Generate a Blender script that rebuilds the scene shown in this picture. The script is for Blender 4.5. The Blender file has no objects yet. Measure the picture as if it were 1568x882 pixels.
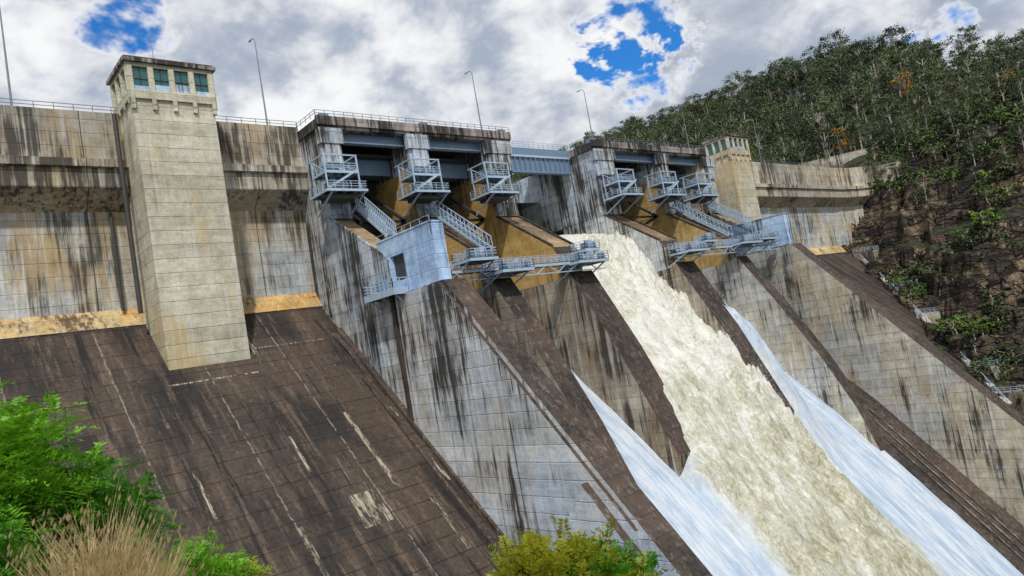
import bpy, math, random
from mathutils import Vector, Matrix, noise
random.seed(7)
S=bpy.context.scene
S.view_settings.view_transform='Standard'
# ---------------------------------------------------------------- helpers
class NT:
    def __init__(s,nt): s.nt=nt
    def n(s,t,**k):
        nd=s.nt.nodes.new(t)
        for a,b in k.items(): setattr(nd,a,b)
        return nd
    def l(s,a,b): s.nt.links.new(a,b)
    def val(s,sock,v):
        if isinstance(v,(int,float)): sock.default_value=v
        elif isinstance(v,tuple): sock.default_value=v if len(v)==len(sock.default_value) else v+(1,)
        else: s.l(v,sock)
    def m(s,op,a,b=0.0,c=None,clamp=False):
        nd=s.n('ShaderNodeMath',operation=op,use_clamp=clamp)
        s.val(nd.inputs[0],a); s.val(nd.inputs[1],b)
        if c is not None: s.val(nd.inputs[2],c)
        return nd.outputs[0]
    def mix(s,f,a,b,mode='MIX'):
        nd=s.n('ShaderNodeMix',data_type='RGBA',blend_type=mode)
        s.val(nd.inputs[0],f); s.val(nd.inputs[6],a); s.val(nd.inputs[7],b)
        return nd.outputs[2]
    def ss(s,v,a,b,o0=0.0,o1=1.0):
        nd=s.n('ShaderNodeMapRange',interpolation_type='SMOOTHSTEP')
        s.val(nd.inputs[0],v); s.val(nd.inputs[1],a); s.val(nd.inputs[2],b); s.val(nd.inputs[3],o0); s.val(nd.inputs[4],o1)
        return nd.outputs[0]
    def vs(s,v,sc,off=(0,0,0)):
        nd=s.n('ShaderNodeVectorMath',operation='MULTIPLY_ADD')
        s.val(nd.inputs[0],v); nd.inputs[1].default_value=sc; nd.inputs[2].default_value=off
        return nd.outputs[0]
    def noise(s,v,scale=1,det=4,rough=.55,dist=0):
        nd=s.n('ShaderNodeTexNoise'); s.val(nd.inputs['Vector'],v)
        nd.inputs['Scale'].default_value=scale; nd.inputs['Detail'].default_value=min(det,5)
        nd.inputs['Roughness'].default_value=rough; nd.inputs['Distortion'].default_value=dist
        return nd.outputs['Fac']
def newmat(name):
    m=bpy.data.materials.new(name); m.use_nodes=True
    t=NT(m.node_tree); b=m.node_tree.nodes['Principled BSDF']
    return m,t,b
def pos(t):
    return t.n('ShaderNodeNewGeometry').outputs['Position']
def concrete(name,base,base2,streak=.6,scol=(.03,.028,.026),ochre=.3,ocol=(.34,.22,.09),period=1.8,line=.5,vper=0,spots=.2,rough=.85,sdens=.5,boff=0,tile=.12,drip=.5,zfade=0):
    m,t,b=newmat(name); P=pos(t)
    sep=t.n('ShaderNodeSeparateXYZ'); t.l(P,sep.inputs[0]); X,Y,Z=sep.outputs
    big=t.noise(t.vs(P,(1,1,1),(boff,3,5)),.07,4)
    med=t.noise(P,.5,5,.7)
    fine=t.noise(P,3.5,4,.75)
    col=t.mix(t.ss(big,.38,.62),base,base2)
    zi=t.m('FLOOR',t.m('DIVIDE',Z,period))
    cmb=t.n('ShaderNodeCombineXYZ'); t.l(zi,cmb.inputs[0])
    wn=t.n('ShaderNodeTexWhiteNoise'); t.l(cmb.outputs[0],wn.inputs[0])
    hz=t.noise(t.vs(P,(.25,.25,3.0)),.7,4,.6)
    tint=t.m('MULTIPLY_ADD',wn.outputs['Value'],tile*2,1-tile)
    col=t.mix(1.0,col,t.m('MULTIPLY',tint,t.m('MULTIPLY',t.m('MULTIPLY_ADD',med,1.4,.3),t.m('MULTIPLY_ADD',hz,.6,.7))),'MULTIPLY')
    col=t.mix(1.0,col,t.m('MULTIPLY_ADD',fine,.8,.6),'MULTIPLY')
    om=t.m('MULTIPLY',t.ss(t.noise(t.vs(P,(1,1,.45),(11+boff,2,9)),.16,5,.65),.47,.64),ochre)
    col=t.mix(om,col,ocol)
    lr=t.ss(t.noise(t.vs(P,(1.7,1.7,.1),(31,7,2)),1.0,4,.65),.52,.70)
    col=t.mix(t.m('MULTIPLY',lr,spots),col,(.72,.73,.74))
    wob=t.m('MULTIPLY_ADD',t.noise(P,.8,2),.1,Z)
    fr=t.m('FRACT',t.m('DIVIDE',wob,period))
    area=t.noise(t.vs(P,(1,1,.5),(boff,40,8)),.12,4,.65)
    if zfade: area=t.m('SUBTRACT',area,t.ss(Z,zfade,zfade-16,-.03,.12))
    st=t.noise(t.vs(P,(1.9,1.9,.05),(5,17,boff)),.8,5,.74)
    sig=t.m('ADD',st,t.m('MULTIPLY',t.m('SUBTRACT',area,sdens+.008),1.0))
    col=t.mix(t.m('MULTIPLY',t.ss(sig,.40,.60),streak*.5),col,(.12,.11,.10))
    col=t.mix(t.m('MULTIPLY',t.ss(sig,.52,.63),streak*.92),col,scol)
    dn=t.noise(t.vs(P,(3.5,3.5,.3),(2,7,boff)),.8,3,.6)
    dm=t.ss(t.m('ADD',dn,t.m('MULTIPLY_ADD',fr,.35,-.35)),.42,.62)
    col=t.mix(t.m('MULTIPLY',t.m('MULTIPLY',dm,t.ss(area,.40,.62)),drip*streak*.8),col,scol)
    ln=t.ss(t.m('ABSOLUTE',t.m('SUBTRACT',fr,.5)),.46,.5)
    brk=t.ss(t.noise(t.vs(P,(1,1,1),(8,2,boff)),.35,5,.7),.40,.62)
    lm=t.m('MULTIPLY',t.m('MULTIPLY',ln,brk),line)
    col=t.mix(lm,col,(.05,.045,.04))
    if vper:
        fv=t.m('FRACT',t.m('DIVIDE',X,vper))
        vl=t.ss(t.m('ABSOLUTE',t.m('SUBTRACT',fv,.5)),.49,.497)
        col=t.mix(t.m('MULTIPLY',vl,.8),col,(.04,.035,.03))
    t.l(col,b.inputs['Base Color']); b.inputs['Roughness'].default_value=rough
    b.inputs['Specular IOR Level'].default_value=.25
    bp=t.n('ShaderNodeBump'); bp.inputs['Strength'].default_value=.6; bp.inputs['Distance'].default_value=.15
    t.l(t.m('SUBTRACT',t.m('ADD',t.m('MULTIPLY',med,.6),t.m('MULTIPLY',fine,.4)),t.m('MULTIPLY',ln,.7)),bp.inputs['Height'])
    t.l(bp.outputs[0],b.inputs['Normal'])
    return m
def simple(name,c,rough=.6,metal=0,var=.35,scale=1.5):
    m,t,b=newmat(name); P=pos(t)
    n=t.noise(P,scale,4,.65)
    col=t.mix(1.0,c,t.m('MULTIPLY_ADD',n,var*2,1-var),'MULTIPLY')
    t.l(col,b.inputs['Base Color']); b.inputs['Roughness'].default_value=rough; b.inputs['Metallic'].default_value=metal
    return m
M={}
M['wall']=concrete('wall_concrete',(.44,.49,.54),(.56,.53,.44),streak=.8,ochre=.7,ocol=(.46,.31,.12),line=.35,vper=11,spots=.85,sdens=.55)
M['parapet']=concrete('parapet_concrete',(.40,.38,.33),(.55,.49,.38),streak=.85,ochre=.5,ocol=(.40,.27,.12),line=.25,vper=11,spots=.6,sdens=.52,boff=20)
M['deckside']=concrete('deck_edge_concrete',(.30,.26,.26),(.42,.37,.34),streak=1,ochre=.2,line=.2,spots=.4,sdens=.43,boff=24)
M['tower']=concrete('tower_concrete',(.51,.49,.38),(.57,.54,.43),streak=.35,ochre=.65,ocol=(.54,.39,.17),line=.5,spots=.35,sdens=.66,boff=9,drip=.7,tile=.18)
M['face']=concrete('buttress_concrete',(.45,.54,.66),(.59,.61,.62),streak=1,ochre=.3,ocol=(.46,.34,.19),line=.55,spots=.75,sdens=.505,boff=3,drip=.8,zfade=4)
M['facer']=concrete('training_concrete',(.47,.48,.47),(.58,.53,.42),streak=.9,ochre=.55,ocol=(.42,.31,.15),line=.8,spots=.8,sdens=.54,boff=13,drip=1)
M['brownface']=concrete('pier_concrete_wet',(.32,.28,.22),(.46,.41,.32),streak=.9,scol=(.03,.022,.016),ochre=.65,ocol=(.27,.17,.07),line=.6,spots=.55,sdens=.48,boff=33)
M['ochre']=concrete('ochre_concrete',(.50,.31,.09),(.56,.39,.16),streak=.7,scol=(.10,.06,.03),ochre=.6,ocol=(.44,.26,.06),line=.25,spots=.12,sdens=.57,boff=7)
M['orange']=concrete('orange_ledge',(.58,.35,.11),(.58,.44,.23),streak=.9,scol=(.10,.06,.03),ochre=.65,ocol=(.56,.30,.06),line=0,spots=.5,sdens=.54,boff=2)
M['cap']=concrete('dark_coping',(.042,.031,.026),(.085,.061,.049),streak=.7,scol=(.014,.012,.011),ochre=.3,ocol=(.13,.085,.055),line=.5,spots=.16,boff=6)
M['deckbrown']=concrete('brown_pier_deck',(.15,.10,.06),(.36,.26,.15),streak=.8,scol=(.03,.022,.016),ochre=.5,ocol=(.24,.14,.06),line=.3,spots=.1,boff=16)
M['steel']=simple('galvanised_steel',(.44,.56,.70),.45,.15)
M['girder']=simple('painted_girder',(.17,.26,.38),.5,.1)
M['darksteel']=simple('gate_steel',(.06,.06,.06),.6,.2)
M['paleblue']=concrete('pale_blue_concrete',(.33,.50,.78),(.45,.61,.80),streak=.8,ochre=.08,line=.2,spots=.6,sdens=.57,boff=51)
M['road']=simple('road_asphalt',(.05,.05,.05),.9)
M['pole']=simple('pole_steel',(.22,.23,.25),.5,.5)
m,t,b=newmat('teal_glass'); b.inputs['Base Color'].default_value=(.02,.13,.14,1); b.inputs['Roughness'].default_value=.08; M['glass']=m
# apron
m,t,b=newmat('dark_apron_concrete'); P=pos(t)
sep=t.n('ShaderNodeSeparateXYZ'); t.l(P,sep.inputs[0]); X,Y,Z=sep.outputs
c=t.mix(t.ss(t.noise(t.vs(P,(1,.5,.5)),.12,5,.65),.40,.60),(.020,.016,.014),(.072,.050,.036))
c=t.mix(t.ss(t.noise(t.vs(P,(1.6,.13,.13)),.6,5,.7),.5,.66),c,(.125,.088,.062))
c=t.mix(t.ss(t.noise(t.vs(P,(1.3,.1,.1),(7,7,1)),.5,5,.7),.53,.64),c,(.010,.009,.009))
c=t.mix(1.0,c,t.m('MULTIPLY_ADD',t.noise(P,2.2,5,.78),2.6,-.3,clamp=False),'MULTIPLY')
c=t.mix(t.m('MULTIPLY',t.ss(t.noise(t.vs(P,(2.8,.2,.2),(9,4,2)),.5,5,.75),.65,.72),.8),c,(.34,.31,.28))
c=t.mix(t.m('MULTIPLY',t.ss(t.noise(t.vs(P,(1,.8,.8),(1,14,2)),1.1,5,.75),.63,.70),.6),c,(.25,.22,.20))
zi=t.m('FLOOR',t.m('DIVIDE',Z,1.75))
fz=t.m('FRACT',t.m('DIVIDE',t.m('MULTIPLY_ADD',t.noise(P,1.,2),.12,Z),1.75)); lz=t.ss(t.m('ABSOLUTE',t.m('SUBTRACT',fz,.5)),.46,.495)
fx=t.m('FRACT',t.m('DIVIDE',t.m('MULTIPLY_ADD',t.noise(P,.8,4),.5,X),10.4)); lx=t.ss(t.m('ABSOLUTE',t.m('SUBTRACT',fx,.5)),.488,.495)
fx2=t.m('FRACT',t.m('DIVIDE',t.m('ADD',X,t.m('MULTIPLY',zi,1.3)),2.6)); lx2=t.ss(t.m('ABSOLUTE',t.m('SUBTRACT',fx2,.5)),.475,.49)
c=t.mix(t.m('MULTIPLY',t.m('MULTIPLY',lz,t.ss(t.noise(P,.4,3),.35,.6)),.75),c,(.008,.007,.007))
c=t.mix(t.m('MULTIPLY',t.m('MULTIPLY',lx2,t.ss(t.noise(P,.3,3),.48,.62)),.6),c,(.010,.009,.008))
c=t.mix(t.m('MULTIPLY',t.m('MULTIPLY',lx,t.ss(t.noise(t.vs(P,(1,1,1),(3,3,3)),.8,5,.7),.42,.56)),.8),c,(.27,.24,.21))
t.l(c,b.inputs['Base Color']); b.inputs['Roughness'].default_value=.75
bp=t.n('ShaderNodeBump'); bp.inputs['Strength'].default_value=.8; bp.inputs['Distance'].default_value=.25
t.l(t.m('SUBTRACT',t.noise(P,1.6,5,.75),t.m('MULTIPLY',lz,.4)),bp.inputs['Height']); t.l(bp.outputs[0],b.inputs['Normal'])
M['apron']=m
m,t,b=newmat('weathered_patch'); P=pos(t)
n=t.noise(t.vs(P,(2.6,.4,.4)),1.0,5,.78)
t.l(t.mix(t.ss(n,.45,.60),(.045,.036,.03),(.40,.35,.26)),b.inputs['Base Color']); b.inputs['Roughness'].default_value=.85
M['patch']=m
# water
m,t,b=newmat('spillway_water'); P=pos(t)
sep=t.n('ShaderNodeSeparateXYZ'); t.l(P,sep.inputs[0]); X,Y,Z=sep.outputs
Xn=t.m('ADD',X,t.m('MULTIPLY_ADD',t.noise(P,.25,5,.6),9,-4.5))
turb=t.m('MULTIPLY',t.ss(Xn,84,88.5),t.ss(Xn,115,119,1,0))
n1=t.noise(t.vs(P,(1,.5,.45)),.3,5,.78,.8); n2=t.noise(t.vs(P,(1.2,.8,.7),(9,1,4)),1.7,5,.82,.5)
nn=t.m('ADD',t.m('MULTIPLY',n1,.5),t.m('MULTIPLY',n2,.5))
low=t.ss(Y,50,80,-.01,.065)
nv=t.m('ADD',nn,low)
foam=t.mix(t.ss(nv,.40,.50),(.29,.29,.17),(.52,.51,.39))
foam=t.mix(t.ss(nv,.48,.61),foam,(.77,.77,.73))
s1=t.noise(t.vs(P,(2.6,.12,.11)),.7,5,.7); s2=t.noise(t.vs(P,(1,.35,.3)),.5,5,.75)
sm=t.mix(t.ss(t.m('ADD',t.m('MULTIPLY',s1,.5),t.m('MULTIPLY',s2,.5)),.38,.62),(.34,.45,.60),(.66,.71,.78))
c=t.mix(turb,sm,foam)
t.l(c,b.inputs['Base Color']); b.inputs['Roughness'].default_value=.55
bp=t.n('ShaderNodeBump'); bp.inputs['Distance'].default_value=.6
t.l(t.m('MULTIPLY_ADD',turb,.5,.25),bp.inputs['Strength'])
t.l(t.mix(turb,s1,nn),bp.inputs['Height']); t.l(bp.outputs[0],b.inputs['Normal'])
M['water']=m
m,t,b=newmat('white_spray'); b.inputs['Base Color'].default_value=(.78,.79,.79,1); b.inputs['Roughness'].default_value=.7; M['spray']=m
# terrain
m,t,b=newmat('hillside_ground'); g=t.n('ShaderNodeNewGeometry'); P=g.outputs['Position']
sn=t.n('ShaderNodeSeparateXYZ'); t.l(g.outputs['Normal'],sn.inputs[0])
strata=t.noise(t.vs(P,(.13,.13,.9)),.45,5,.7,.8); r2=t.noise(P,.22,5,.75)
rock=t.mix(t.ss(strata,.40,.56),(.014,.012,.010),(.11,.080,.056))
rock=t.mix(t.m('MULTIPLY',t.ss(r2,.51,.61),.9),rock,(.30,.225,.14))
rock=t.mix(t.m('MULTIPLY',t.ss(t.noise(t.vs(P,(1,1,1),(4,9,1)),.11,4),.50,.60),.75),rock,(.024,.021,.020))
vor=t.n('ShaderNodeTexVoronoi',feature='DISTANCE_TO_EDGE')
vd=t.n('ShaderNodeVectorMath',operation='ADD'); t.l(t.vs(P,(.10,.10,.36)),vd.inputs[0])
nz_=t.n('ShaderNodeTexNoise'); t.l(P,nz_.inputs['Vector']); nz_.inputs['Scale'].default_value=.3; t.l(nz_.outputs['Color'],vd.inputs[1])
t.l(vd.outputs[0],vor.inputs['Vector']); vor.inputs['Scale'].default_value=1
crk=t.ss(vor.outputs['Distance'],.0,.06,1,0)
rock=t.mix(t.m('MULTIPLY',crk,.8),rock,(.006,.005,.005))
rock=t.mix(1.,rock,t.m('MULTIPLY_ADD',t.noise(P,1.8,5,.75),2.4,-.2),'MULTIPLY')
gr=t.mix(t.noise(P,.9,5,.75),(.006,.016,.005),(.055,.08,.020))
up=t.ss(t.m('ADD',sn.outputs[2],t.m('MULTIPLY_ADD',t.noise(P,.12,5,.7),1.6,-.8)),.58,.78)
t.l(t.mix(up,rock,gr),b.inputs['Base Color']); b.inputs['Roughness'].default_value=.95
bp=t.n('ShaderNodeBump'); bp.inputs['Strength'].default_value=1; bp.inputs['Distance'].default_value=1.5
t.l(t.m('SUBTRACT',t.m('ADD',strata,r2),crk),bp.inputs['Height']); t.l(bp.outputs[0],b.inputs['Normal'])
M['ground']=m
def leafmat(name,c1,c2,trans=.25):
    m,t,b=newmat(name)
    oi=t.n('ShaderNodeObjectInfo').outputs['Random']
    P=pos(t); n=t.noise(P,.35,2)
    f=t.m('ADD',t.m('MULTIPLY',t.m('POWER',oi,1.6),.9),t.m('MULTIPLY_ADD',n,1.2,-.5),clamp=True)
    wn=t.noise(P,6 if trans else 1.0,2)
    c=t.mix(f,c1,c2); c=t.mix(1.,c,t.m('MULTIPLY_ADD',wn,2.0,0.0),'MULTIPLY')
    t.l(c,b.inputs['Base Color']); b.inputs['Roughness'].default_value=.5
    if trans:
        tr=t.n('ShaderNodeBsdfTranslucent'); t.l(c,tr.inputs[0])
        mx=t.n('ShaderNodeMixShader'); mx.inputs[0].default_value=trans
        out=t.nt.nodes['Material Output']; t.l(b.outputs[0],mx.inputs[1]); t.l(tr.outputs[0],mx.inputs[2]); t.l(mx.outputs[0],out.inputs[0])
    return m
M['leaf']=leafmat('eucalypt_leaves',(.014,.036,.012),(.10,.14,.038),0)
M['leafy']=leafmat('autumn_leaves',(.20,.22,.03),(.36,.20,.03),0)
M['leafg']=leafmat('bright_shrub_leaves',(.06,.14,.015),(.20,.29,.03),0)
M['bark']=simple('pale_bark',(.50,.44,.36),.8,0,.5,2)
M['bush']=leafmat('bright_bush_leaves',(.05,.22,.010),(.22,.48,.02),.4)
M['bush2']=leafmat('yellow_green_leaves',(.10,.24,.015),(.44,.40,.03),.4)
M['straw']=leafmat('dry_grass_blades',(.48,.36,.17),(.82,.66,.40),.3)
M['twig']=simple('twig_bark',(.10,.07,.045),.9)

class MB:
    def __init__(s): s.v=[];s.f=[];s.mi=[];s.mats=[]
    def k(s,mat):
        if mat not in s.mats: s.mats.append(mat)
        return s.mats.index(mat)
    def face(s,pts,mat):
        i=len(s.v); s.v+=[tuple(p) for p in pts]; s.f.append(tuple(range(i,i+len(pts)))); s.mi.append(s.k(mat))
    def box(s,x0,x1,y0,y1,z0,z1,mat,**kw):
        i=len(s.v)
        s.v+=[(x,y,z) for z in (z0,z1) for y in (y0,y1) for x in (x0,x1)]
        F={'bottom':(0,2,3,1),'top':(4,5,7,6),'front':(0,1,5,4),'back':(2,6,7,3),'left':(0,4,6,2),'right':(1,3,7,5)}
        for n,f in F.items():
            s.f.append(tuple(i+a for a in f)); s.mi.append(s.k(kw.get(n,mat)))
    def prism(s,prof,x0,x1,side,edge):
        i=len(s.v); n=len(prof)
        s.v+=[(x0,p[0],p[1]) for p in prof]+[(x1,p[0],p[1]) for p in prof]
        s.f.append(tuple(i+a for a in range(n))); s.mi.append(s.k(side))
        s.f.append(tuple(i+n+a for a in reversed(range(n)))); s.mi.append(s.k(side))
        for a in range(n):
            b2=(a+1)%n
            s.f.append((i+a,i+n+a,i+n+b2,i+b2)); s.mi.append(s.k(prof[a][2] if len(prof[a])>2 else edge))
    def beam(s,p,q,w,mat,h=None):
        p=Vector(p);q=Vector(q);d=(q-p)
        if d.length<1e-5: return
        d.normalize(); a=Vector((0,0,1)) if abs(d.z)<.9 else Vector((1,0,0))
        u=d.cross(a).normalized()*w/2; v=u.cross(d).normalized()*(h or w)/2
        i=len(s.v)
        for o in (p,q):
            for sg in ((-1,-1),(1,-1),(1,1),(-1,1)): s.v.append(tuple(o+u*sg[0]+v*sg[1]))
        for f in ((0,1,2,3),(7,6,5,4),(0,4,5,1),(1,5,6,2),(2,6,7,3),(3,7,4,0)):
            s.f.append(tuple(i+a for a in f)); s.mi.append(s.k(mat))
    def rail(s,p,q,mat,h=1.1,step=1.3,w=.09,mids=2):
        p=Vector(p);q=Vector(q);L=(q-p).length;n=max(1,round(L/step))
        for i in range(n+1):
            o=p.lerp(q,i/n); s.beam(o,o+Vector((0,0,h)),w,mat)
        for j in range(mids+1):
            z=Vector((0,0,h*(j+1)/(mids+1))); s.beam(p+z,q+z,w*.9,mat)
    def tube(s,p,q,r0,r1,mat,n=8):
        p=Vector(p);q=Vector(q);d=(q-p).normalized(); a=Vector((0,0,1)) if abs(d.z)<.9 else Vector((1,0,0))
        u=d.cross(a).normalized(); v=u.cross(d).normalized(); i=len(s.v)
        for o,r in ((p,r0),(q,r1)):
            for k in range(n):
                A=2*math.pi*k/n; s.v.append(tuple(o+u*math.cos(A)*r+v*math.sin(A)*r))
        for k in range(n):
            s.f.append((i+k,i+(k+1)%n,i+n+(k+1)%n,i+n+k)); s.mi.append(s.k(mat))
    def obj(s,name,parent=None,smooth=False,link=True,fix=True):
        me=bpy.data.meshes.new(name); me.from_pydata(s.v,[],s.f)
        for m in s.mats: me.materials.append(M[m])
        me.polygons.foreach_set('material_index',s.mi)
        if smooth: me.polygons.foreach_set('use_smooth',[True]*len(s.f))
        me.update()
        if fix:
            import bmesh
            bm=bmesh.new(); bm.from_mesh(me); bmesh.ops.recalc_face_normals(bm,faces=bm.faces); bm.to_mesh(me); bm.free()
        o=bpy.data.objects.new(name,me)
        if link: bpy.context.collection.objects.link(o)
        if parent: o.parent=parent
        return o
def empty(name):
    e=bpy.data.objects.new(name,None); bpy.context.collection.objects.link(e); return e

# ---------------------------------------------------------------- dam
dam=empty('concrete_dam')
prof=[(-12,10,'wall'),(-12,38.9,'parapet'),(-11.6,38.9,'parapet'),(-11.6,37.9,'road'),(-.4,37.9,'parapet'),(-.4,38.9,'parapet'),(0,38.9,'parapet'),(0,32.6,'parapet'),(1.1,32.3,'parapet'),(1.1,31.3,'parapet'),(.6,31.1,'parapet'),(.6,28.7,'parapet'),(.3,28.4,'parapet'),(-2.3,26.2,'wall'),(-2.5,13.3,'orange'),(-.9,10.9,'cap'),(-.9,6,'cap')]
def sweep(path,name):
    mb=MB(); n=len(path); pts=[]
    for i,(x,y) in enumerate(path):
        a=Vector(path[max(0,i-1)]);b=Vector(path[min(n-1,i+1)]);d=(b-a).normalized(); nr=Vector((d.y,-d.x))
        pts.append([(x+nr.x*o,y+nr.y*o,z) for o,z,_ in prof])
    for i in range(n-1):
        for k in range(len(prof)-1):
            mb.face([pts[i][k],pts[i+1][k],pts[i+1][k+1],pts[i][k+1]],prof[k][2])
    mb.obj(name,dam,fix=False)
    r=MB()
    for i in range(n-1):
        p0=Vector(pts[i][6])+Vector((0,.2,0)); p1=Vector(pts[i+1][6])+Vector((0,.2,0)); r.rail(p0,p1,'pole',.9,2.2,.08,1)
    r.obj(name+'_railing',dam)
sweep([(-120,100),(0,100),(51.8,100)],'crest_wall')
sweep([(153.5,100),(200,100),(240,100),(250,98.7),(258,95.5),(265,90.8),(272,85),(282,76),(294,66)],'curved_crest_wall')
w=MB()
for x in (-30,-12,6,17.5,44.5):
    w.box(x-.06,x+.06,99.35,99.39,28.7,31.1,'cap')
w.tube((25.6,97.9,38),(25.6,97.9,12),.3,.3,'darksteel'); w.tube((24.6,101.8,26),(24.6,101.8,13),.22,.22,'darksteel')
w.box(36.95,37.5,99.5,100.2,13,38,'darksteel')
w.box(37.6,38.7,101.7,102.4,11.5,15.2,'paleblue')
w.obj('wall_pipes_and_joints',dam)
sl=lambda y:10.7-.905*(101-y)
a=MB()
def strip(a,x0,x1,y0,y1,mat,dz=0,n=1):
    for i in range(n):
        ya=y0+(y1-y0)*i/n; yb=y0+(y1-y0)*(i+1)/n
        a.face([(x0,ya,sl(ya)+dz),(x1,ya,sl(ya)+dz),(x1,yb,sl(yb)+dz),(x0,yb,sl(yb)+dz)],mat)
strip(a,-120,51.9,0,101,'apron'); strip(a,155,262,0,101,'apron')
a.obj('downstream_apron',dam)
a=MB()
def kerb(x0,x1,y0,y1,h,mat):
    a.face([(x0,y0,sl(y0)+h),(x1,y0,sl(y0)+h),(x1,y1,sl(y1)+h),(x0,y1,sl(y1)+h)],mat)
    a.face([(x0,y0,sl(y0)+h),(x0,y1,sl(y1)+h),(x0,y1,sl(y1)-.2),(x0,y0,sl(y0)-.2)],mat)
    a.face([(x1,y0,sl(y0)+h),(x1,y1,sl(y1)+h),(x1,y1,sl(y1)-.2),(x1,y0,sl(y0)-.2)],mat)
    a.face([(x0,y0,sl(y0)+h),(x1,y0,sl(y0)+h),(x1,y0,sl(y0)-.2),(x0,y0,sl(y0)-.2)],mat)
kerb(49.3,49.7,30,88,.35,'cap'); kerb(50.9,51.9,30,96,.7,'cap'); kerb(37.6,38.1,93,99.8,.3,'patch')
for (x0,x1,y0,y1) in ((37.4,41.0,71,74.5),(43.6,44.2,74,84),(35.4,35.8,78,82.5),(24,24.35,76,81),(46.5,47.0,66,72),(31,31.45,68,73),(50.1,50.6,73,76),(50.0,50.5,82,83.5),(26,37.5,91.55,91.75),(38,49,95.2,95.35)):
    strip(a,x0,x1,y0,y1,'patch',.03)
a.obj('apron_kerbs_and_patches',dam)

# ---------------------------------------------------------------- piers
def pier(name,x0,x1,kind,side='brownface',mid='ochre',upper='face'):
    p=MB()
    p.box(x0,x1,93.7,122,31,36.6,upper)
    p.box(x0+.02,x1-.02,94.1,122,22.9,31,mid,front=upper)
    p.prism([(106,22.9,'cap'),(94.6,22.9,'deckbrown'),(82,14.6,'cap'),(81.2,13.2,side),(81.2,9,side),(106,9,side)],x0+.1,x1-.1,mid,'cap')
    for xx in (x0+.1,x1-.4):
        p.prism([(94.6,22.95),(94.6,23.35),(82,15.05),(82,14.65)],xx,xx+.3,'cap','cap')
    if kind=='keel':
        pr=[(106,9,side),(81.2,9.01,'cap'),(79.3,9.9,'cap'),(72,-3.6,'cap'),(64.6,-19.6,'brownface'),(65.2,-22.5,'brownface'),(68,-32,'brownface'),(106,-20,side)]
    else:
        pr=[(106,9,side),(81.2,9.01,'cap'),(79,9.9,'cap'),(72.2,-1,'cap'),(66,-12,'cap'),(61,-22.5,'cap'),(58,-32,'cap'),(60,-45,side),(106,-30,side)]
    p.prism(pr,x0,x1,side,'cap')
    return p.obj(name,dam)
XA=(51.8,55.2);XB=(67.4,71.2);XC=(84,89.6);XD=(113,119);XE=(134.2,138);XF=(152,156.5)
pier('pier_b',*XB,'b'); pier('pier_c',*XC,'keel'); pier('pier_d',*XD,'keel',mid='face',side='brownface'); pier('pier_e',*XE,'b',side='facer')
def outer(name,x0,x1,y1,zt,yt,side):
    p=MB()
    p.box(x0,x1,93.7,122,22.8,36.6,side)
    k=1.165
    p.prism([(122,22.8,side),(94.5,22.8,'deckbrown'),(81.6,14.4,'cap'),(80.6,13.6,side),(80.6,zt,'paleblue'),(yt,zt,'cap'),(10,zt-k*(yt-10),side),(10,-110,side),(122,-110,side)],x0,x1,side,side)
    p.prism([(94.5,22.85),(94.5,23.2),(81.6,14.8),(81.6,14.45)],x0,x0+.3,side,side)
    return p.obj(name,dam)
outer('left_training_wall',51.8,55.2,94.5,9.2,69.5,'face')
outer('right_training_wall',152,156.5,94.5,11.3,76,'facer')
t2=MB()
t2.prism([(79.8,9.0,'face'),(70,9.0,'cap'),(46,-19.0,'face'),(50,-35,'face'),(80,-8.9,'face')],51.3,51.95,'face','face')
t2.box(51.1,51.9,80.2,80.8,-8,9.4,'cap')  # raised strip, coloured dark in place of the shade in a wall slot
t2.prism([(54,-18.5,'cap'),(51,-14.5,'cap'),(40,-27.8,'face'),(40,-46,'cap'),(54,-33,'cap')],50.3,51.35,'face','cap')
t2.obj('buttress_facing',dam)
def block(name,x0,x1,y0,y1,z0,z1,hole):
    p=MB()
    hy0,hy1,hz0,hz1=hole
    for ya,yb,za,zb in ((y0,hy0,z0,z1),(hy1,y1,z0,z1),(hy0,hy1,z0,hz0),(hy0,hy1,hz1,z1)):
        p.box(x0,x0+.5,ya,yb,za,zb,'paleblue')
    p.box(x0+.5,x1,y0+.003,y1-.003,z0,z1-.003,'paleblue',left='darksteel')  # dark left face paints the shade of a deep opening behind the shallow hole
    p.box(x0-.1,x1+.1,y0-.1,y1+.1,z1,z1+.2,'paleblue')
    p.rail((x0+.1,y0,z1+.2),(x0+.1,y1,z1+.2),'steel',.7,2,.05,0)
    return p.obj(name,dam)
block('machinery_block',51.95,54.0,70.6,83,9.2,16.6,(77.2,80.4,10.8,14.2))
block('machinery_block_right',151.9,154.6,76.3,90,11.3,18.2,(83.5,86,13,15.5))

d=MB()
def deck(x0,x1,y0,z0,z1):
    d.box(x0,x1,y0,113,z0,z1,'deckside',top='road')
    d.box(x0,x1,y0-.35,y0,z1-.9,z1+.45,'deckside')
    d.rail((x0,y0-.1,z1+.45),(x1,y0-.1,z1+.45),'pole',.9,1.6,.07,1)
    d.rail((x0+.1,y0,z1+.45),(x0+.1,100,z1+.45),'pole',.9,1.6,.07,1)
    for x in (x0+1,(x0+x1)/2,x1-2): d.box(x,x+1.6,y0+.5,y0+2,z1,z1+1.1,'girder')
deck(51.5,90.2,93.6,36.62,38.0); deck(112.4,153.8,93.6,36.62,38.0)
d.box(90.2,112.4,100,112,36.7,38.2,'girder',top='road')
d.rail((90.2,100.2,38.2),(112.4,100.2,38.2),'steel',1.3,1.4,.09,2)
d.box(90.2,112.4,100.3,100.8,33.4,36.7,'girder'); d.box(90.2,112.4,99.9,101,33.1,33.4,'girder'); d.box(90.2,112.4,99.9,100.3,36.3,36.7,'steel')
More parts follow.
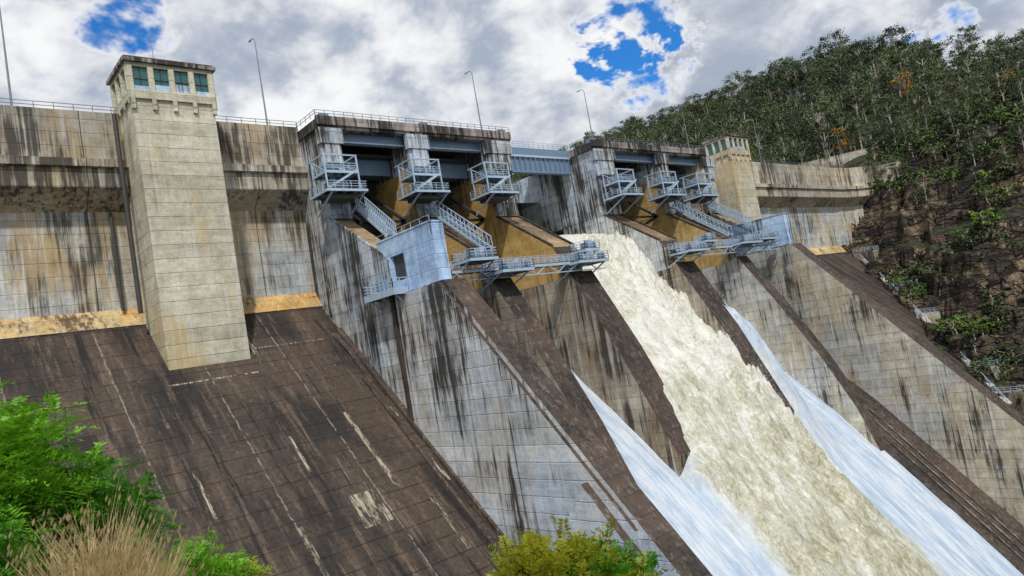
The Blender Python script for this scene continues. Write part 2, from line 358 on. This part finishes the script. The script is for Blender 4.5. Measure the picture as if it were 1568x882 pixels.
for i in range(16):
    x=91+i*1.4; d.box(x,x+.15,99.95,100.3,33.4,36.3,'girder')
for xa,xb in ((55.2,67.4),(71.2,84),(119,134.2),(138,152)):
    d.box(xa,xb,95.2,95.7,35.2,36.6,'girder'); d.box(xa,xb,94.9,96.0,35.0,35.2,'steel')
    d.box(xa,xb,98.5,112,34.2,34.6,'darksteel')
    for i in range(3): d.box(xa,xb,100+i*3,100.5+i*3,31.5+i*.4,34.2,'girder')
d.obj('gate_deck_and_girders',dam)
h=MB()
for x0,x1 in ((51.8,55.2),XB,XC,XD,XE,(152,156.5)):
    h.box(x0-.25,x1+.25,93.2,94.3,34.2,36.6,'face'); h.box(x0+.5,x1-.5,93.35,93.69,31.2,34.2,'face')
h.obj('pier_heads',dam)
g=MB()
for xa,xb in ((55.2,67.4),(71.2,84),(119,134.2),(138,152)):
    N=10; pts=[]
    for i in range(N+1):
        A=math.radians(-32+64*i/N); pts.append((94+12*math.cos(A),22+15*math.sin(A)+3))
    for i in range(N):
        g.face([(xa,*pts[i]),(xb,*pts[i]),(xb,*pts[i+1]),(xa,*pts[i+1])],'darksteel')
        g.box(xa,xb,pts[i][0]-.5,pts[i][0]-.05,pts[i][1]-.1,pts[i][1]+.1,'darksteel')
    for x in (xa+2,xb-2):
        for i in (2,5,8): g.beam((x,95,22.5),(x,*pts[i]),.5,'darksteel')
    g.box(xa,xb,100,106,9,17,'brownface')
g.obj('radial_gates',dam)

# ---------------------------------------------------------------- maintenance platforms
def platform(cx,sc=1):
    p=MB(); x0,x1=cx-3.2*sc,cx+3.2*sc; y0,y1=88.2,93.4; z=25.6
    def frame(z,x0,x1,y0,y1,th=.35):
        for y in (y0,(y0+y1)/2,y1): p.beam((x0,y,z),(x1,y,z),.22,'steel',th)
        for i in range(5):
            x=x0+(x1-x0)*i/4; p.beam((x,y0,z),(x,y1,z),.18,'steel',th)
        p.box(x0,x1,y0,y1,z+th/2,z+th/2+.06,'darksteel')
        zz=z+th/2+.06
        for a2,b2 in (((x0,y0),(x1,y0)),((x0,y0),(x0,y1)),((x1,y0),(x1,y1))):
            p.rail((*a2,zz),(*b2,zz),'steel',1.1,1.2,.075,2)
    frame(z,x0,x1,y0,y1); frame(z+3.0,x0+.8,x1-.4,y0+1.2,y1)
    p.box(x0+1,x1-1.4,y0+1.0,y1-1,z-.9,z-.3,'darksteel')
    for x in (x0+.8,x1-.4):
        for y in (y0+1.2,y1-.3): p.beam((x,y,z),(x,y,z+5.6),.2,'steel')
        p.beam((x,y0+1.2,z+5.5),(x,y1+.6,z+5.5),.18,'steel'); p.beam((x,y0+1.2,z+3),(x,y1,z+5.5),.12,'steel')
        p.beam((x,y0,z-.1),(x,y1+.3,z-2.6),.22,'steel')
    p.beam((x0+.8,y0+1.2,z+5.5),(x1-.4,y0+1.2,z+5.5),.18,'steel')
    for o in (0,.8): p.beam((x0+.4,y0+.3+o,z+.3),(x1-1,y0+.3+o,z+3.1),.14,'steel',.28)
    for i in range(9):
        k=i/9; p.box(x0+.4+(x1-x0-1.4)*k,x0+.8+(x1-x0-1.4)*k,y0+.3,y0+1.1,z+.35+2.8*k,z+.4+2.8*k,'steel')
    p.box(cx-1.4,cx+.5,y0+2.4,y0+4.2,z+3.3,z+4.5,'girder'); p.tube((cx-1.6,y0+3.2,z+1.4),(cx+1.8,y0+3.2,z+1.4),.55,.55,'steel')
    p.tube((cx-.3,y0+3.2,z+.3),(cx-.3,y0+3.2,z+2.6),.4,.4,'girder')
    return p.obj('maintenance_platform')
for cx in (51.9,66.8,81.6,116.2,130.9,144.3): platform(cx)

def stair(xc,y0,z0,y1,z1,w=1.6):
    p=MB(); n=14
    for s in (-1,1):
        x=xc+s*w/2
        p.beam((x,y0,z0),(x,y1,z1),.16,'steel',.35); p.beam((x,y0,z0+1.9),(x,y1,z1+1.9),.12,'steel')
        for i in range(n+1):
            k=i/n; y=y0+(y1-y0)*k; z=z0+(z1-z0)*k; p.beam((x,y,z),(x,y,z+1.9),.09,'steel')
            if i<n:
                k2=(i+1)/n; ya=y0+(y1-y0)*k2; za=z0+(z1-z0)*k2
                p.beam((x,y,z),(x,ya,za+1.9),.08,'steel')
    for i in range(26):
        k=i/26; y=y0+(y1-y0)*k; z=z0+(z1-z0)*k; p.box(xc-w/2,xc+w/2,y-.22,y+.22,z,z+.06,'steel')
    return p.obj('access_stair')
stair(69.3,93.5,24.2,80.5,14.6); stair(136.1,93.5,24.2,80.5,14.6); stair(56.5,93,24,86,18.2); stair(150,93,24,83,17)

def walkway(name,x0,x1,y0,y1,z,extra):
    p=MB()
    p.box(x0,x1,y0,y1,z,z+.1,'darksteel')
    for y in (y0,y1): p.beam((x0,y,z-.2),(x1,y,z-.2),.16,'steel',.4); p.rail((x0,y,z+.1),(x1,y,z+.1),'steel',1.2,1.4,.075,2)
    n=int((x1-x0)/2.2)
    for i in range(n):
        xa=x0+(x1-x0)*i/n; xb=x0+(x1-x0)*(i+1)/n
        p.beam((xa,y0,z-1.5 if i%2 else z-.1),(xb,y0,z-.1 if i%2 else z-1.5),.12,'steel')
    p.beam((x0,y0,z-1.5),(x1,y0,z-1.5),.14,'steel')
    for (a0,a1,b0,b1,zz) in extra:
        p.box(a0,a1,b0,b1,zz,zz+.1,'darksteel')
        for q0,q1 in (((a0,b0),(a1,b0)),((a0,b0),(a0,b1)),((a1,b0),(a1,b1)),((a0,b1),(a1,b1))):
            p.rail((*q0,zz+.12),(*q1,zz+.12),'steel',1.2,1.0,.08,2); p.beam((*q0,zz-.2),(*q1,zz-.2),.14,'steel',.4)
        for xx in (a0+.2,a1-.2):
            p.beam((xx,b0,zz),(xx,b1+1.5,zz-2.6),.18,'steel')
        for q in range(3):
            xx=a0+.5+q*(a1-a0-1.6)/2; p.box(xx,xx+.8,b0+.4,b0+1.4,zz+.1,zz+1.1+.4*(q%2),'girder' if q!=1 else 'steel')
    return p.obj(name)
walkway('steel_walkway',60,92,78.2,79.8,11.4,[(61.5,66.5,75.6,79.6,12.6),(66.5,72.5,75,80.5,10.6),(83.5,90.5,76,80.4,11.2),(86.5,90,77,80.4,13.2)])
walkway('steel_walkway',112.5,151,78.2,79.8,12.2,[(113,119.5,75.6,80.2,11.6),(121,125,77,80,13.4),(132,139.5,75.6,80.4,12.4),(141,149,77,80.6,13.2)])
p=MB()
p.box(49.6,51.8,77.2,84.5,9.6,9.75,'steel')
for q0,q1 in (((49.6,77.2),(49.6,84.5)),((49.6,77.2),(51.8,77.2)),((49.6,84.5),(51.8,84.5))):
    p.rail((*q0,9.75),(*q1,9.75),'steel',1.2,1.0,.1,2); p.beam((*q0,9.3),(*q1,9.3),.14,'steel',.9)
p.box(50.2,51.2,80.9,82.2,9.75,11.2,'girder')
for y in (78,81,84): p.beam((49.7,y,9.5),(51.8,y,7.4),.16,'steel')
p.obj('side_platform')

# ---------------------------------------------------------------- towers
def tower(name,x0,x1,y0,y1,zb,zt,nwin):
    e=empty(name); p=MB()
    p.box(x0,x1,y0,y1,zb,zt-5.0,'tower')
    a0,a1,b0,b1=x0-.3,x1+.3,y0-.3,y1+.3
    zs=zt-4.0; zh=zt-1.0
    p.box(a0+.4,a1-.4,b0+.4,b1-.4,zt-5.0,zt-.7,'tower')
    p.box(a0,a1,b0,b1,zt-5.2,zs,'tower'); p.box(a0,a1,b0,b1,zh,zt-.5,'tower')
    p.box(a0-.4,a1+.4,b0-.4,b1+.4,zt-.5,zt,'deckside')
    p.box(a0-.15,a1+.15,b0-.15,b1+.15,zt,zt+.25,'cap')
    n=nwin; W=(a1-a0)
    for i in range(n+1):
        x=a0+.35+(W-.7)*i/n; p.box(x-.35,x+.35,b0-.02,b0+.4,zs,zh,'tower')
        p.box(x-.25,x+.25,b0-.10,b0-.02,zt-5.9,zh,'tower')
        p.box(x-.25,x+.25,b0-.06,y0,zt-6.6,zt-5.2,'tower')
    for i in range(n):
        x=a0+.35+(W-.7)*(i+.5)/n; hw=(W-.7)/n/2-.35
        p.box(x-hw,x+hw,b0+.3,b0+.38,zs,zh,'glass')
        p.box(x-.05,x+.05,b0+.2,b0+.3,zs,zh,'darksteel'); p.box(x-hw,x+hw,b0+.2,b0+.3,zs+1.4,zs+1.5,'darksteel')
        p.box(x-hw,x+hw,b0+.18,b0+.26,zs,zs+.5+.3*((i*7)%3),'paleblue')
    D=b1-b0
    for j in range(4):
        y=b0+.35+(D-.7)*j/3
        for xx,sg in ((a0,-1),(a1,1)):
            p.box(min(xx,xx-sg*.4)-.02,max(xx,xx-sg*.4)+.02,y-.3,y+.3,zs,zh,'tower')
            p.box(min(xx,xx+sg*.12),max(xx,xx+sg*.12),y-.22,y+.22,zt-5.9,zh,'tower')
    for j in range(3):
        y=b0+.35+(D-.7)*(j+.5)/3
        p.box(a0+.3,a0+.38,y-.9,y+.9,zs,zh,'glass'); p.box(a1-.38,a1-.3,y-.9,y+.9,zs,zh,'glass')
    p.obj('tower_shaft_and_cab',e)
    q=MB(); q.tube((x0+4.2,y0+3,zt),(x0+4.2,y0+3,zt+5),.06,.03,'pole'); q.tube((x0+.5,y0+4,zt),(x0+.5,y0+4,zt+1.6),.05,.03,'pole'); q.obj('antenna',e)
tower('lift_tower',26.8,36.9,93.8,101,2.5,43.9,4)
tower('lift_tower',165.8,175,93.8,100,-5,43.3,4)

def lamp(x,y,z,h):
    p=MB(); p.tube((x,y,z),(x,y,z+h),.15,.07,'pole'); p.tube((x,y,z),(x,y,z+.7),.25,.25,'pole')
    pr=Vector((x,y,z+h))
    for i in range(1,7):
        A=i/6*math.pi*.5; q=Vector((x,y+1.2*(1-math.cos(A)),z+h+.9*math.sin(A))); p.tube(pr,q,.07,.06,'pole'); pr=q
    p.box(pr.x-.14,pr.x+.14,pr.y,pr.y+.9,pr.z-.09,pr.z+.07,'steel')
    p.obj('street_lamp')
for x,hh in ((15.2,17),(47.6,14.8),(90.6,15),(122.8,14.8),(160,13.8),(195.5,13.8)): lamp(x,101.3,37.9,hh)
lamp(262,106,40,13)

# ---------------------------------------------------------------- water
def lerpt(pts,y):
    for (ya,za),(yb,zb) in zip(pts,pts[1:]):
        if y>=yb: k=(y-yb)/(ya-yb); return zb+(za-zb)*k
    return pts[-1][1]
SP=[(110,12),(100,10),(92,4),(84,-4.4),(74,-14.2),(65,-23),(45,-46),(20,-76),(0,-100)]
CP=[(112,20.5),(100,20.2),(95,18.6),(90,15.6),(86,11),(80,3.6),(76,-1.8),(68.6,-10.6),(60,-24.5),(50,-38.5),(45,-45.5),(20,-75.6),(0,-99)]
side=lambda y:lerpt(SP,y)
cent=lambda y:lerpt(CP,y)
def smst(a,b,x):
    k=max(0,min(1,(x-a)/(b-a))); return k*k*(3-2*k)
wv=[];wf=[];edgepts=[]
xs=[70+i*.35 for i in range(int(66/.35)+1)]; ys=[110-i*.35 for i in range(int(100/.35)+1)]
for y in ys:
    for x in xs:
        tm=smst(83.5,89.5,x)*(1-smst(112.8,118.8,x))
        z=side(y)*(1-tm)+cent(y)*tm
        v=Vector((x,y*.55,z*.55))
        nz=noise.fractal(v*.22,1.0,2.1,4)*1.5+noise.fractal(v*1.15,1.0,2.1,3)*.5+noise.noise(v*4)*.18
        lowc=smst(99,88,y)
        z+=nz*tm*(.1+lowc*.9)
        if 105<x<116:
            ex=tm*lowc*max(0,noise.fractal(v*.6,1,2,4)+.2)*3.2*smst(52,64,y); z+=ex
            if ex>.9: edgepts.append((x,y,z))
        if x>118:
            jet=smst(127,120,x)*smst(81,77,y)*smst(58,72,y)
            z+=jet*(13.8+noise.noise(v*.8)*1.2)
            if jet>.3: edgepts.append((x,y,z))
        z+=(1-tm)*(noise.noise(Vector((x*1.2,y*.12,0)))*.25+noise.noise(Vector((x*.6,y*.5,0)))*.2)
        wv.append((x,y,z))
nx=len(xs)
for j in range(len(ys)-1):
    for i in range(nx-1): a0=j*nx+i; wf.append((a0,a0+nx,a0+nx+1,a0+1))
me=bpy.data.meshes.new('spillway_water'); me.from_pydata(wv,[],wf); me.materials.append(M['water']); me.polygons.foreach_set('use_smooth',[True]*len(wf))
o=bpy.data.objects.new('spillway_water',me); bpy.context.collection.objects.link(o)
sp=MB()
for i in range(9000):
    e=Vector(random.choice(edgepts)); h_=random.expovariate(1/.55)
    c0=e+Vector((random.gauss(0,.4),random.gauss(0,.5)-h_*.3,h_)); r_=random.uniform(.03,.12)/(1+h_*.4)
    a_=[c0+Vector((random.uniform(-1,1),random.uniform(-1,1),random.uniform(-1,1)))*r_ for _ in range(4)]
    for f in ((0,1,2),(0,1,3),(1,2,3),(0,2,3)): sp.face([a_[k] for k in f],'spray')
sp.obj('water_spray',fix=False)
c=MB()
ysx=[110,100,92,84,74,65,45,20,0]
for ya,yb in zip(ysx,ysx[1:]):
    c.face([(50,ya,side(ya)-.8),(154,ya,side(ya)-.8),(154,yb,side(yb)-.8),(50,yb,side(yb)-.8)],'cap')
    for x in (140.5,143,145.5):
        c.face([(x,ya,side(ya)-.2),(x+.3,ya,side(ya)-.2),(x+.3,yb,side(yb)-.2),(x,yb,side(yb)-.2)],'patch')
c.obj('spillway_chute',dam,fix=False)

# ---------------------------------------------------------------- terrain
def capz(y):
    pts=[(-400,40),(0,58),(53,70),(120,93),(183,112),(357,130),(700,140),(4000,120)]
    if y<=-400: return 40
    for (a_,b_),(c_,d_) in zip(pts,pts[1:]):
        if y<=c_: return b_+(d_-b_)*(y-a_)/(c_-a_)
    return 120
def H(x,y):
    d=math.hypot(x,y)
    near=-1.7-.35*min(d,14)-.9*max(0,d-14)+max(0,-x-5)*.6
    near=min(near,30)
    if x<150: r=-200
    else:
        n=noise.fractal(Vector((x*.02,y*.02,3)),1,2,4)
        n2=noise.fractal(Vector((x*.09,y*.09,7)),1,2,4)
        r=13+.87*(x-240)+n*7+n2*5.5
        if r<44:
            cx_=noise.cell(Vector((x/9+n2*1.2,y/11+n2,1)))
            off=n*.8+cx_*.45
            q=r/10.5+off; f=q-math.floor(q); f=.15*f+.85*smst(.62,.84,f); r=(math.floor(q)+f-off)*10.5+n2*1.0
            r=min(r,43)
        if x>275:
            r2=43+.55*(x-275)+n*7; c_=capz(y)+n*8
            r=max(42,min(r,r2)); r=min(r,c_)
    return max(near,r,-95)
def axis(segs):
    out=[]
    for a_,b_,st in segs:
        k=a_
        while k<b_-1e-6: out.append(k); k+=st
    out.append(segs[-1][1]); return out
ax=axis([(-3000,-200,200),(-200,-20,15),(-20,30,1.5),(30,180,10),(180,290,.6),(290,500,7),(500,3200,150)])
ay=axis([(-3000,-200,200),(-200,-20,15),(-20,30,1.5),(30,130,.8),(130,420,7),(420,3400,150)])
tv=[(x,y,H(x,y)) for y in ay for x in ax]; nx=len(ax)
tf=[(j*nx+i,j*nx+i+1,(j+1)*nx+i+1,(j+1)*nx+i) for j in range(len(ay)-1) for i in range(nx-1)]
me=bpy.data.meshes.new('ground'); me.from_pydata(tv,[],tf); me.materials.append(M['ground'])
o=bpy.data.objects.new('ground',me); bpy.context.collection.objects.link(o)
m,t,b=newmat('lake_water'); b.inputs['Base Color'].default_value=(.03,.06,.06,1); b.inputs['Roughness'].default_value=.1; M['lake']=m
l=MB(); l.face([(-600,111.5,30),(330,111.5,30),(330,1500,30),(-600,1500,30)],'lake'); l.obj('reservoir_water')

# stepped walls, stair flights and handrails down the right abutment
ab=MB()
bp_=[(238,96),(231,89),(224,82),(214,73),(205,65),(197,58),(190,52)]
for i,(x,y) in enumerate(bp_):
    z=sl(y); ab.box(x,x+5,y-3,y+3,z-6,z+3.6,'facer' if i%2 else 'brownface')
    ab.rail((x,y-3,z+3.6),(x+5,y-3,z+3.6),'steel',1.3,1.2,.11,2); ab.rail((x,y-3,z+3.6),(x,y+3,z+3.6),'steel',1.3,1.2,.11,2)
for (xa,ya),(xb,yb) in zip(bp_,bp_[1:]):
    za,zb=sl(ya)+1.2,sl(yb)+1.2
    ab.beam((xa-1.5,ya,za),(xb-1.5,yb,zb),1.4,'facer',.6)
    for k in range(7):
        q=k/6; ab.beam((xa-2.1+(xb-xa)*q,ya+(yb-ya)*q,za+(zb-za)*q),(xa-2.1+(xb-xa)*q,ya+(yb-ya)*q,za+(zb-za)*q+1.5),.12,'steel')
    ab.beam((xa-2.1,ya,za+1.5),(xb-2.1,yb,zb+1.5),.12,'steel'); ab.beam((xa-2.1,ya,za+.9),(xb-2.1,yb,zb+.9),.1,'steel')
ab.obj('abutment_steps')
rw=MB()
pts=[(268,128),(276,112),(284,98),(292,84),(300,72)]
for (xa,ya),(xb,yb) in zip(pts,pts[1:]):
    rw.beam((xa,ya,46.5),(xb,yb,46.5),.6,'parapet',5)
rw.obj('road_retaining_wall')

# ---------------------------------------------------------------- trees
def tree_mesh(seed,h,crown_r,leafy='leaf',nclump=24,nl=70,ls=.75,low=.45):
    rnd=random.Random(seed); p=MB()
    pr=Vector((0,0,-1)); r=h*.018+.08; lean=Vector((rnd.uniform(-.06,.06),rnd.uniform(-.06,.06),0))
    pts=[pr]
    for i in range(1,6):
        q=Vector((0,0,h*.85*i/5))+lean*h*i/5+Vector((rnd.uniform(-.2,.2),rnd.uniform(-.2,.2),0)); r2=r*(1-.16)
        p.tube(pr,q,r,r2,'bark',6); pr=q; r=r2; pts.append(q)
    for c in range(nclump):
        k=rnd.uniform(low,1); base=pts[min(5,int(k*4.6)+0)]
        A=rnd.uniform(0,6.28); rr=crown_r*math.sqrt(rnd.random())*(1.15-abs(k-.7)*1.2)
        ctr=Vector((math.cos(A)*rr,math.sin(A)*rr,h*k))+lean*h*k
        p.tube(base,ctr,.09*h/15,.03,'bark',4)
        R=rnd.uniform(.08,.16)*h*.75
        for j in range(nl):
            v=Vector((rnd.gauss(0,1),rnd.gauss(0,1),rnd.gauss(0,.55)))*R*.55+ctr
            u=Vector((rnd.uniform(-1,1),rnd.uniform(-1,1),rnd.uniform(-1,1))).normalized()*ls*rnd.uniform(.4,1)*.5
            w_=u.cross(Vector((rnd.uniform(-1,1),rnd.uniform(-1,1),rnd.uniform(-1,1)))).normalized()*ls*.28
            p.face([v-u,v+w_,v+u,v-w_],leafy)
    o=p.obj('tree_src',link=False,fix=False); return o.data
TM=[tree_mesh(s,17,4.4,'leaf',17,65,.8,.45) for s in range(6)]+[tree_mesh(20+s,11,4.0,'leaf',18,60,.8,.2) for s in range(3)]
SH=[tree_mesh(40,3.2,2.2,'leaf',14,55,.5,.2),tree_mesh(41,3.0,2.2,'leafg',14,55,.5,.2),tree_mesh(42,3.4,2.4,'leaf',14,55,.5,.2)]
YL=tree_mesh(60,10,3.4,'leafy',20,60,.7,.3)
forest=empty('eucalyptus_forest')
def put(me,x,y,z,s,par,nm):
    o=bpy.data.objects.new(nm,me); bpy.context.collection.objects.link(o); o.location=(x,y,z)
    o.rotation_euler=(0,0,random.uniform(0,6.28)); o.scale=(s*random.uniform(.85,1.15),s*random.uniform(.85,1.15),s); o.parent=par
cnt=0
for k in range(16000):
    x=random.uniform(262,500); y=random.uniform(-20,470)
    z=H(x,y)
    if z<31: continue
    if 62<y<112 and x<304-(y-62)*.5: continue
    if y<62 and x<272: continue
    if x>305+ (y-53)*.45+55: continue
    if noise.noise(Vector((x*.05,y*.05,5)))<-.38: continue
    if random.random()>.6: continue
    s=random.choice((.6,.75,.9,1.0,1.1,1.3))*random.uniform(.9,1.1)
    if y<112: s*=.75
    me=random.choice(TM) if random.random()>.025 else YL
    put(me,x,y,z-.4,s,forest,'eucalyptus'); cnt+=1
    if cnt>2500: break
shr=empty('cliff_shrubs')
for k in range(5000):
    x=random.uniform(190,300); y=random.uniform(5,98); z=H(x,y)
    if z<sl(y)+1: continue
    gx=H(x+.8,y)-H(x-.8,y)
    cl_=noise.fractal(Vector((x*.06,y*.06,z*.05)),1,2,3)
    hi=max(0,(z-14)/40)
    if cl_+hi*.8<.16: continue
    if gx>2.2 and random.random()<.75: continue
    if random.random()<.4: continue
    if z>22 and random.random()<.10:
        put(random.choice(TM+[YL]),x,y,z-.3,random.uniform(.35,.8),shr,'young_tree'); continue
    put(random.choice(SH),x,y,z-.3,random.uniform(.5,1.8),shr,'shrub')

# ---------------------------------------------------------------- foreground plants
def frond_bush(name,ctr,rad,nf,leaf,seed,ls=.085,flen=.9,upb=0,wid=.33):
    rnd=random.Random(seed); p=MB(); C=Vector(ctr); gz=H(ctr[0],ctr[1])
    root=Vector((ctr[0],ctr[1],gz))
    for s in range(14):
        A=rnd.uniform(0,6.28); rr=rad[0]*rnd.uniform(.2,.8); tip=C+Vector((math.cos(A)*rr,math.sin(A)*rr,rad[2]*rnd.uniform(-.3,.7)))
        midp=root.lerp(tip,.5)+Vector((0,0,.3)); p.tube(root,midp,.05,.03,'twig',5); p.tube(midp,tip,.03,.01,'twig',5)
    for f in range(nf):
        d=Vector((rnd.gauss(0,1),rnd.gauss(0,1),rnd.gauss(0,1))).normalized()
        k=rnd.random()**.45
        lump=1+.6*noise.noise(d*2.3+Vector((seed,0,0)))+.3*noise.noise(d*6+Vector((seed,3,0)))
        o=C+Vector((d.x*rad[0],d.y*rad[1],d.z*rad[2]))*k*lump
        dr=(d*.7+Vector((rnd.uniform(-.8,.8),rnd.uniform(-.8,.8),rnd.uniform(-.2,.9)+upb))).normalized()
        sd=dr.cross(Vector((rnd.uniform(-.3,.3),rnd.uniform(-.3,.3),1))).normalized(); L=flen*rnd.uniform(.4,1.15)
        n=10; nrm=sd.cross(dr)
        pr=o
        for i in range(n):
            t_=(i+1)/n; q=o+dr*L*t_-Vector((0,0,.45*L*t_*t_))
            w_=ls*rnd.uniform(1.0,2.0)*(1-.55*t_)
            for sg in (-1,1):
                e=q+sd*sg*w_*1.6+dr*w_*.5+nrm*rnd.uniform(-.05,.06); hw=dr*w_*wid
                mdl=(q+e)/2
                p.face([q,mdl-hw,e,mdl+hw],leaf)
            pr=q
        p.face([o-nrm*.006,o+nrm*.006,pr],leaf)
    return p.obj(name,None,fix=False)
frond_bush('wattle_bush',(.75,12.2,-.75),(1.25,1.25,1.2),1500,'bush',1,.055,.65)
frond_bush('wattle_bush',(1.95,12.6,-1.75),(1.1,1.1,.85),1250,'bush',5,.055,.6)
frond_bush('wattle_bush',(.15,10.2,-1.5),(.95,.95,.95),900,'bush',9,.055,.6)
frond_bush('low_shrub',(3.0,11.2,-2.6),(.75,.75,.5),900,'bush',3,.035,.35)
frond_bush('low_shrub',(3.7,11.6,-2.95),(.5,.5,.4),420,'bush2',23,.035,.35)
frond_bush('flowering_shrub',(8.15,8.7,-3.9),(.85,.85,.5),260,'bush2',4,.055,.6,1.0,.4)
frond_bush('flowering_shrub',(7.5,9.1,-3.75),(.4,.4,.5),200,'bush2',14,.055,.65,1.4,.4)
frond_bush('low_shrub',(8.5,8.5,-4.1),(.7,.7,.5),420,'bush',24,.045,.45,.6)
p=MB(); rnd=random.Random(3)
for i in range(4600):
    A=rnd.uniform(0,6.28); r=math.sqrt(rnd.random()); x=1.48+math.cos(A)*r*.55; y=8.5+math.sin(A)*r*.5; z=-2.62
    h_=rnd.uniform(.7,1.6)*(1.2-.5*r)*(1.1 if noise.noise(Vector((x*4,y*4,0)))>0 else .8); ln=Vector((rnd.uniform(-.5,.5),rnd.uniform(-.5,.5),0)); wd=.005
    sx=Vector((math.cos(A*3),math.sin(A*3),0))*wd
    b0=Vector((x,y,z)); m0=b0+Vector((0,0,h_*.6))+ln*.3; t0=b0+Vector((0,0,h_))+ln*1.1
    root=Vector((x,y,H(x,y)-.05))
    p.face([root-sx,root+sx,b0+sx,b0-sx],'straw')
    p.face([b0-sx,b0+sx,m0+sx,m0-sx],'straw'); p.face([m0-sx,m0+sx,t0],'straw')
    if rnd.random()<.3:
        u=Vector((.012,0,.04)); p.face([t0-u,t0+Vector((.015,.01,0)),t0+u,t0-Vector((.015,.01,0))],'straw')
p.obj('dry_grass',fix=False)

# ---------------------------------------------------------------- world / sky
W=bpy.data.worlds.new('World'); S.world=W; W.use_nodes=True; t=NT(W.node_tree); bg=W.node_tree.nodes['Background']
EL,AZ=52,212
sky=t.n('ShaderNodeTexSky',sky_type='NISHITA',sun_disc=False,sun_elevation=math.radians(EL),sun_rotation=math.radians(AZ))
G=t.n('ShaderNodeTexCoord').outputs['Generated']
skc=t.mix(1.0,sky.outputs[0],(.25,.95,1.7),'MULTIPLY')
base=t.noise(t.vs(G,(1,1,1.6),(4,2,1)),2.6,5,.56,.25)
edge=t.noise(t.vs(G,(1,1,1.3),(1,9,1)),8,5,.6,.2)
cov=t.m('ADD',base,.24)
for (d,r0,amt) in (((.785,.536,.300),.085,.46),((.770,.510,.39),.085,.44),((.760,.47,.45),.05,.36),((.265,.835,.485),.10,.46),((.923,.272,.27),.06,.38),((-.6,-.3,.7),.5,.3)):
    vm=t.n('ShaderNodeVectorMath',operation='DISTANCE'); t.l(G,vm.inputs[0]); vm.inputs[1].default_value=d
    dd=t.m('ADD',vm.outputs['Value'],t.m('MULTIPLY_ADD',edge,.34,-.17))
    cov=t.m('SUBTRACT',cov,t.ss(dd,0,r0,amt,0))
mask=t.ss(cov,.34,.56)
sh=t.noise(t.vs(G,(1,1,1.7),(7,3,5)),3.0,5,.55,.15)
sh2=t.noise(t.vs(G,(1,1,1.4),(2,6,5)),9,5,.6,.2)
s=t.m('ADD',t.m('MULTIPLY',sh,.68),t.m('MULTIPLY',sh2,.32))
cl=t.mix(t.ss(s,.43,.57),(3.9,4.5,5.6),(9.6,9.7,9.8))
cl=t.mix(t.m('MULTIPLY',t.ss(sh2,.4,.6),.22),cl,(9.8,9.8,9.8))
cl=t.mix(t.m('MULTIPLY',t.ss(cov,.46,.64,1,0),.8),cl,(9.6,9.6,9.7))
t.l(t.mix(mask,skc,cl),bg.inputs[0]); bg.inputs[1].default_value=.098
sun=bpy.data.lights.new('sun','SUN'); sun.energy=2.7; sun.angle=math.radians(2); sun.color=(1,.96,.88)
so=bpy.data.objects.new('sun',sun); bpy.context.collection.objects.link(so)
az=math.radians(AZ); sd=Vector((math.sin(az)*math.cos(math.radians(EL)),math.cos(az)*math.cos(math.radians(EL)),math.sin(math.radians(EL))))
so.rotation_euler=sd.to_track_quat('Z','Y').to_euler()

# ---------------------------------------------------------------- camera
pt=math.atan(86/1103); r=math.radians(10)
fh=Vector((.669,.743,0)).normalized(); rt=Vector((fh.y,-fh.x,0)); up=Vector((0,0,1))
fw=fh*math.cos(pt)+up*math.sin(pt); uc=-fh*math.sin(pt)+up*math.cos(pt)
R_=rt*math.cos(r)-uc*math.sin(r); U_=rt*math.sin(r)+uc*math.cos(r)
mt=Matrix((R_,U_,-fw)).transposed().to_4x4()
cd=bpy.data.cameras.new('camera'); cd.lens=1103/1568*36; cd.sensor_width=36; cd.clip_end=8000; cd.clip_start=.05
co=bpy.data.objects.new('camera',cd); bpy.context.collection.objects.link(co); co.matrix_world=mt; S.camera=co
